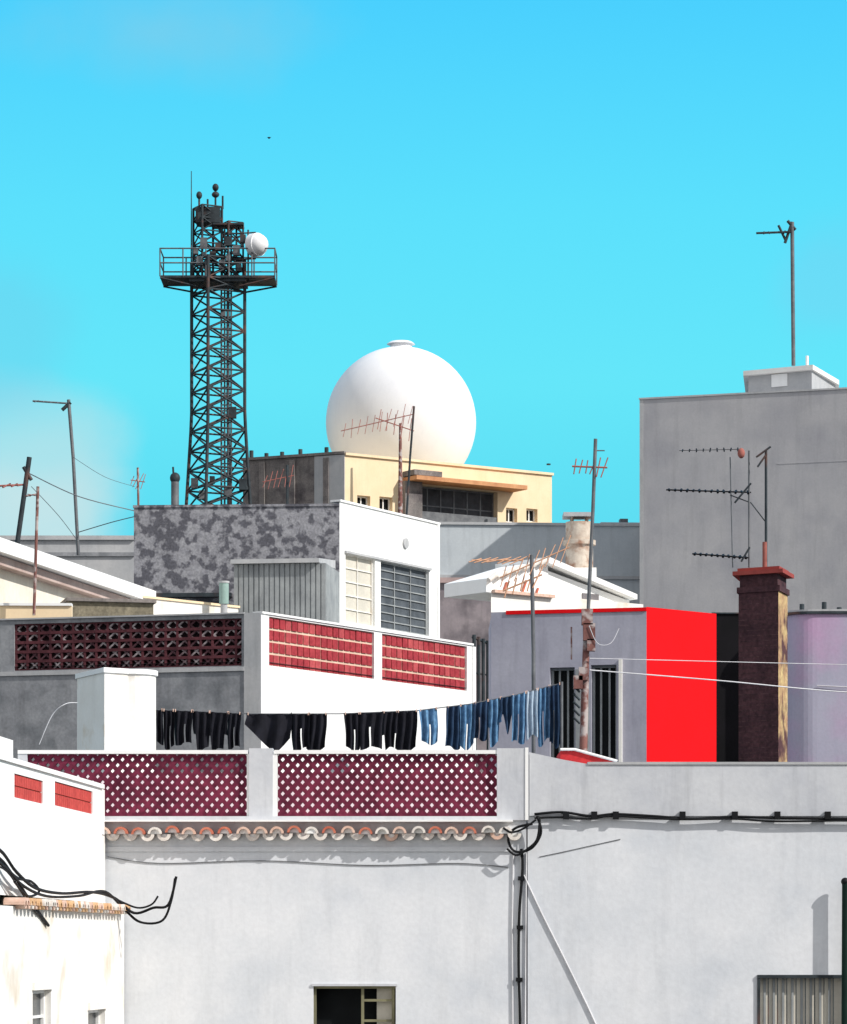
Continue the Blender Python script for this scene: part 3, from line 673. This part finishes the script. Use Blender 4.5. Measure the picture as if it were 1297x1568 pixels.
o=mast('television_antenna',[(120,850),(112,700),(105,612)],85,.045,METG)
yagi(o,pt(50,614,85),pt(108,618,85),5,.3,V((.2,.9,.2)),METG,.025,.02); seg(o.a('reflector',METD),pt(95,628,85),pt(108,616,85),.05)
o=mast('television_antenna',[(26,835),(45,700)],78,.06,METD)
yagi(o,pt(-20,745,78),pt(40,742,78),5,.5,V((.2,.9,.2)),RUSTR,.025,.02); seg(o.a('reflector',METD),pt(36,715,78),pt(48,735,78),.05)
o=mast('television_antenna',[(52,942),(58,745)],63.6,.03,RUST)
yagi(o,pt(40,760,63.6),pt(58,756,63.6),3,.3,V((.3,.9,.1)),RUST,.014,.01)
o=mast('television_antenna',[(212,776),(211,716)],86,.03,RUST); yagi(o,pt(200,735,86),pt(222,738,86),4,.4,V((.3,.4,.8)),RUSTR,.014,.01)
o=mast('antenna_pole',[(912,672),(908,780),(901,930),(897,1010)],50,.028,METG)
seg(o.a('pole_lower',RUST),(pt(889,1240,50).x,50,zz(1300,50)),pt(899,935,50),.075,10,.05)
for x,y,s in((899,945,.12),(902,968,.13),(893,1032,.1),(885,1045,.1),(905,988,.09)):
    p=pt(x,y,49.9); box(o.a('junction_box',RUST),p.x-s*.7,p.x+s*.7,49.82,49.98,p.z-s,p.z+s)
for k in range(5):
    seg(o.a('insulator_hook',METD),pt(888,1060+k*12,49.9),pt(878,1050+k*12,49.9),.02)
yagi(o,pt(876,714,50),pt(930,716,50),6,.25,V((.25,.2,.9)),RUSTR,.015,.01)
seg(o.a('arm',METG),pt(912,690,50),pt(926,690,50),.01); 
tube(o.a('cable_loop',CABW),smooth_path([pt(x,y,49.8) for x,y in((902,958),(915,985),(935,985),(948,962))]),.006)
seg(o.a('side_rod',RUST),pt(875,1010,50),pt(875,960,50),.015)
box(o.a('base_block',CEML),pt(880,0,50).x,pt(900,0,50).x,49.9,50.1,0,zz(1200,50))
o=mast('television_antenna',[(817,1200),(817,1000),(814,850)],49,.03,METG)
yagi(o,pt(722,858,49),pt(800,858,49),7,.3,V((.8,.5,.3)),mat('tan_antenna',(206,160,130),streak=0,bump=0),.014,.009)
yagi(o,pt(765,885,49),pt(872,838,49),9,.35,V((.3,.3,.9)),TERP,.011,.008)
yagi(o,pt(770,905,49),pt(830,880,49),5,.3,V((.3,.3,.9)),METD,.014,.012)
seg(o.a('support',CEML),(pt(817,0,49).x,49,0),pt(817,1200,49),.05)
# antennas on the chimney
o=mast('television_antenna',[(1122,869),(1118,700)],52.2,.010,METG)
o=mast('television_antenna',[(1173,869),(1173,690)],52.2,.022,METD)
seg(o.a('mast_lower',RUSTR),pt(1171,869,52.2),pt(1171,830,52.2),.04)
yagi(o,pt(1020,750,52.2),pt(1150,754,52.2),14,.12,V((.1,.95,.3)),CAB,.013,.022)
yagi(o,pt(1060,848,52.2),pt(1146,854,52.2),10,.12,V((.1,.95,.3)),CAB,.014,.024)
yagi(o,pt(1040,690,52.2),pt(1135,688,52.2),9,.1,V((.1,.8,.5)),RUSTR,.005,.012)
tube(o.a('side_mast',METG),[pt(1147,869,52.2),pt(1147,690,52.2)],.017)
ball(o.a('red_amplifier',RUSTR),pt(1135,694,52.1),.06,10,8,1.4)
for a_,b2 in(((1158,700),(1180,684)),((1125,770),(1150,740)),((1135,860),(1148,838)),((1160,715),(1174,695))): seg(o.a('reflector',METD),pt(*a_,52.1),pt(*b2,52.1),.018)
tube(o.a('cross_arm',METD),[pt(1118,758,52.2),pt(1150,770,52.2),pt(1173,800,52.2)],.010)
# antenna in front of radome
o=mast('television_antenna',[(622,800),(628,700),(634,622)],84,.028,METD)
yagi(o,pt(522,660,84),pt(634,634,84),10,.5,V((.15,.4,.9)),RUSTR,.012,.008)
yagi(o,pt(575,640,84),pt(634,660,84),5,.6,V((.1,.3,.9)),METG,.014,.010)
seg(o.a('support',METD),pt(622,800,84),(pt(622,0,84).x,84.0,15),.035)
o=mast('television_antenna',[(440,790),(440,712)],84,.03,METD)
yagi(o,pt(402,738,84),pt(450,728,84),6,.5,V((.2,.4,.9)),RUSTR,.012,.009)

# ---------------- overhead wires
o=Obj('overhead_wire'); a=o.a('right_span',CABW)
for y0,y1,y2 in((1008,1013,1018),(1026,1042,1060)):
    tube(a,smooth_path([pt(903,y0,49.9),pt(1100,y1,50.5),pt(1300,y2,51),pt(1500,y2+5,51.5)]),.006 if y0<1020 else .010)
b=o.a('left_span',METG)
tube(b,smooth_path([pt(45,725,78),pt(120,760,80),pt(205,782,81)]),.012); tube(b,smooth_path([pt(112,700,85),pt(160,730,83),pt(206,745,86)]),.006)
tube(b,smooth_path([pt(120,815,85),pt(170,800,84),pt(210,790,81)]),.012); tube(b,smooth_path([pt(48,745,78),pt(90,790,80),pt(120,830,84)]),.008)
tube(a,smooth_path([pt(60,1140,45.5),pt(80,1095,45.5),pt(100,1078,45.5),pt(118,1076,45.9)]),.006)

# ---------------- clothes line
o=Obj('clothes_line'); D=47
LP=[(160,1084),(300,1089),(380,1093),(520,1093),(640,1088),(720,1078),(790,1064),(860,1046)]
def ly(x):
    for (xa,ya),(xb,yb) in zip(LP,LP[1:]):
        if xa<=x<=xb: return ya+(yb-ya)*(x-xa)/(xb-xa)
    return LP[-1][1]
tube(o.a('line',METG),[pt(x,y,D) for x,y in LP],.008)
for x in (160,860): seg(o.a('post',METG),(pt(x,0,D).x,D,0),pt(x,ly(x)-2,D),.025)
def cloth(a,x0,x1,topoff,bot,shape,ph):
    nx,nz=14,12; w=(x1-x0)
    vs=[]
    yo=random.uniform(-.05,.05); cut=random.choice([5,6,7,8])
    for j in range(nz+1):
        v=j/nz
        for i in range(nx+1):
            u=i/nx; x=x0+w*u; L=bot
            if shape=='tri': L=bot*(1-.75*abs(u-.7)*1.3)
            if shape=='rag': L=bot*(.72+.28*math.sin(u*9+ph))
            if shape=='shirt':
                L=bot*(.6 if (u<.2 or u>.82) else 1)
            if shape=='trousers': x=x0+w*(u+(.5-u)*.12*v)
            x+=w*.10*v*math.sin(ph*3)+ .6*math.sin(v*6+ph)
            L=L*(1+.07*math.sin(u*5+ph))
            y=ly(max(160,min(860,x)))+topoff+L*v+1.6*math.sin(u*math.pi)*1.0
            p=pt(x,y,D); p.y+=yo*v+.04*math.sin(u*math.pi*5+ph+v*1.5)*(.3+v)+.02*math.sin(u*17+ph)
            vs.append(p)
    fs=[]
    for j in range(nz):
        for i in range(nx):
            if shape=='trousers' and j>4 and i==cut: continue
            k=j*(nx+1)+i; fs.append((k,k+1,k+nx+2,k+nx+1))
    a.add(vs,fs,True)
def put(x0,x1,h,mname,m,shape): 
    cloth(o.a(mname,m),x0,x1,-1,h,shape,random.uniform(0,6))
    for x in (x0+2,x1-2):
        p=pt(x,ly(x),D); box(o.a('peg',TERP),p.x-.006,p.x+.006,D-.02,D+.02,p.z-.02,p.z+.02)
put(194,214,40,'black_garment',CLK,'rag'); put(208,230,52,'black_garment',CLK,'rag')
x=231
while x<356:
    w=random.uniform(17,32); dk=random.random()<.8; put(x,min(x+w,370),random.uniform(50,60),'black_garment' if dk else 'navy_garment',CLK if dk else CLN,random.choice(['trousers','shirt','rect','trousers'])); x+=w+random.uniform(-3,.5)
put(378,448,58,'black_garment',CLK,'tri'); put(444,474,54,'black_garment',CLK,'trousers'); put(472,501,56,'black_garment',CLK,'rect')
x=527
while x<630:
    w=random.uniform(20,38); put(x,min(x+w,641),random.uniform(50,60),'black_garment',CLK,random.choice(['shirt','trousers','rect'])); x+=w-1.5
put(642,670,52,'denim_garment',CLB,'trousers'); put(684,707,64,'navy_garment',CLN,'rect'); put(704,728,66,'denim_garment',CLB,'trousers'); put(726,749,58,'navy_garment',CLN,'trousers')
put(746,768,68,'denim_garment',CLB,'shirt'); put(766,787,60,'navy_garment',CLN,'rag'); put(784,807,74,'denim_garment',CLB,'trousers'); put(805,824,72,'pale_garment',CLL,'rect'); put(822,842,84,'denim_garment',CLB,'trousers'); put(840,859,92,'navy_garment',CLN,'trousers')

# bird
o=Obj('bird'); p=pt(412,211,120); ball(o.a('body',CAB),p,.05,8,6,.7)
o.a('wings',CAB).add([p,p+V((.08,.02,.04)),p+V((.06,.06,.02)),p+V((-.08,.02,.04)),p+V((-.06,.06,.02))],[(0,1,2),(0,3,4)])

for ob in OBJS: ob.finish()

# ---------------- light
S=Vector((.71,-.37,.60)).normalized()
sl=bpy.data.lights.new('sun','SUN'); sl.energy=4.2; sl.angle=math.radians(.6); sl.color=(1,.96,.91)
so=bpy.data.objects.new('sun',sl); scene.collection.objects.link(so); so.rotation_euler=S.to_track_quat('Z','Y').to_euler(); so.location=(30,-10,40)
w=bpy.data.worlds.new('World'); scene.world=w; w.use_nodes=True; nt=w.node_tree; L=nt.links.new
bg=nt.nodes['Background']; bg.inputs[1].default_value=.1
sky=nd(nt,'ShaderNodeTexSky',sky_type='NISHITA'); sky.sun_disc=False; sky.sun_elevation=math.asin(S.z); sky.sun_rotation=math.atan2(S.x,S.y)%(2*math.pi)
tc=nd(nt,'ShaderNodeTexCoord'); sp=nd(nt,'ShaderNodeSeparateXYZ'); L(tc.outputs['Generated'],sp.inputs[0])
cr=nd(nt,'ShaderNodeValToRGB'); L(sp.outputs['Z'],cr.inputs[0]); e=cr.color_ramp.elements
def C(c): return lin(c)
e[0].position=.0; e[0].color=C((120,214,228)); e[1].position=1; e[1].color=C((165,195,228))
for p_,c_ in((.11,(84,216,238)),(.17,(97,230,249)),(.22,(88,224,252)),(.285,(68,206,254)),(.5,(90,180,245))):
    x=e.new(p_); x.color=C(c_)
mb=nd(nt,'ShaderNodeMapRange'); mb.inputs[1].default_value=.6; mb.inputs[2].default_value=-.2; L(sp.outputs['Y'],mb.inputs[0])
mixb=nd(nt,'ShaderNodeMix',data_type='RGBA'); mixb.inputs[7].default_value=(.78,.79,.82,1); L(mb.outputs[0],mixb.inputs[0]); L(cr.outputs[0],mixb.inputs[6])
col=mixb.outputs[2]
nz_=nd(nt,'ShaderNodeTexNoise'); nz_.inputs['Scale'].default_value=16; nz_.inputs['Detail'].default_value=7; L(tc.outputs['Generated'],nz_.inputs['Vector'])
def cloud(px,py,rad,strength,colr,col,sx=1.0):
    d=Vector(((px-CX)*K,1,(HZ-py)*K)).normalized()
    sb=nd(nt,'ShaderNodeVectorMath',operation='SUBTRACT'); L(tc.outputs['Generated'],sb.inputs[0]); sb.inputs[1].default_value=d
    ml=nd(nt,'ShaderNodeVectorMath',operation='MULTIPLY'); L(sb.outputs[0],ml.inputs[0]); ml.inputs[1].default_value=(1/sx,1,1)
    dn=nd(nt,'ShaderNodeVectorMath',operation='LENGTH'); L(ml.outputs[0],dn.inputs[0])
    m1=nd(nt,'ShaderNodeMath',operation='MULTIPLY_ADD'); L(nz_.outputs['Fac'],m1.inputs[0]); m1.inputs[1].default_value=-rad*2.0; L(dn.outputs['Value'],m1.inputs[2])
    mr=nd(nt,'ShaderNodeMapRange'); mr.interpolation_type='SMOOTHSTEP'; mr.inputs[1].default_value=rad*.15; mr.inputs[2].default_value=-rad*.75; mr.inputs[4].default_value=strength; L(m1.outputs[0],mr.inputs[0])
    mx=nd(nt,'ShaderNodeMix',data_type='RGBA'); mx.inputs[7].default_value=lin(colr); L(mr.outputs[0],mx.inputs[0]); L(col,mx.inputs[6]); return mx.outputs[2]
col=cloud(80,745,.026,.95,(186,226,232),col); col=cloud(10,800,.03,.9,(196,228,232),col); col=cloud(60,660,.018,.7,(160,226,236),col,1.6)
col=cloud(230,50,.022,.6,(128,206,232),col,2.2); col=cloud(1275,430,.02,.35,(120,208,240),col); col=cloud(0,500,.03,.45,(108,208,236),col)
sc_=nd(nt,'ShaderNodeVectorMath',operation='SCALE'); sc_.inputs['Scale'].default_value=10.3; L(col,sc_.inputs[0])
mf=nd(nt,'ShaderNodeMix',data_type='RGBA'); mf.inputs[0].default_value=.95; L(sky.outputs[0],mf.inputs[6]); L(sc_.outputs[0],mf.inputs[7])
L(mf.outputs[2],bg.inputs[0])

cam=bpy.data.cameras.new('camera'); cam.sensor_fit='HORIZONTAL'; cam.sensor_width=36; cam.lens=36/(1297*K); cam.shift_y=(HZ-784)/1297; cam.clip_end=10000; cam.clip_start=.5
co=bpy.data.objects.new('camera',cam); scene.collection.objects.link(co); co.location=(0,0,EYE); co.rotation_euler=(math.radians(90),0,0); scene.camera=co
scene.view_settings.view_transform='Standard'; scene.view_settings.look='None'; scene.view_settings.exposure=0
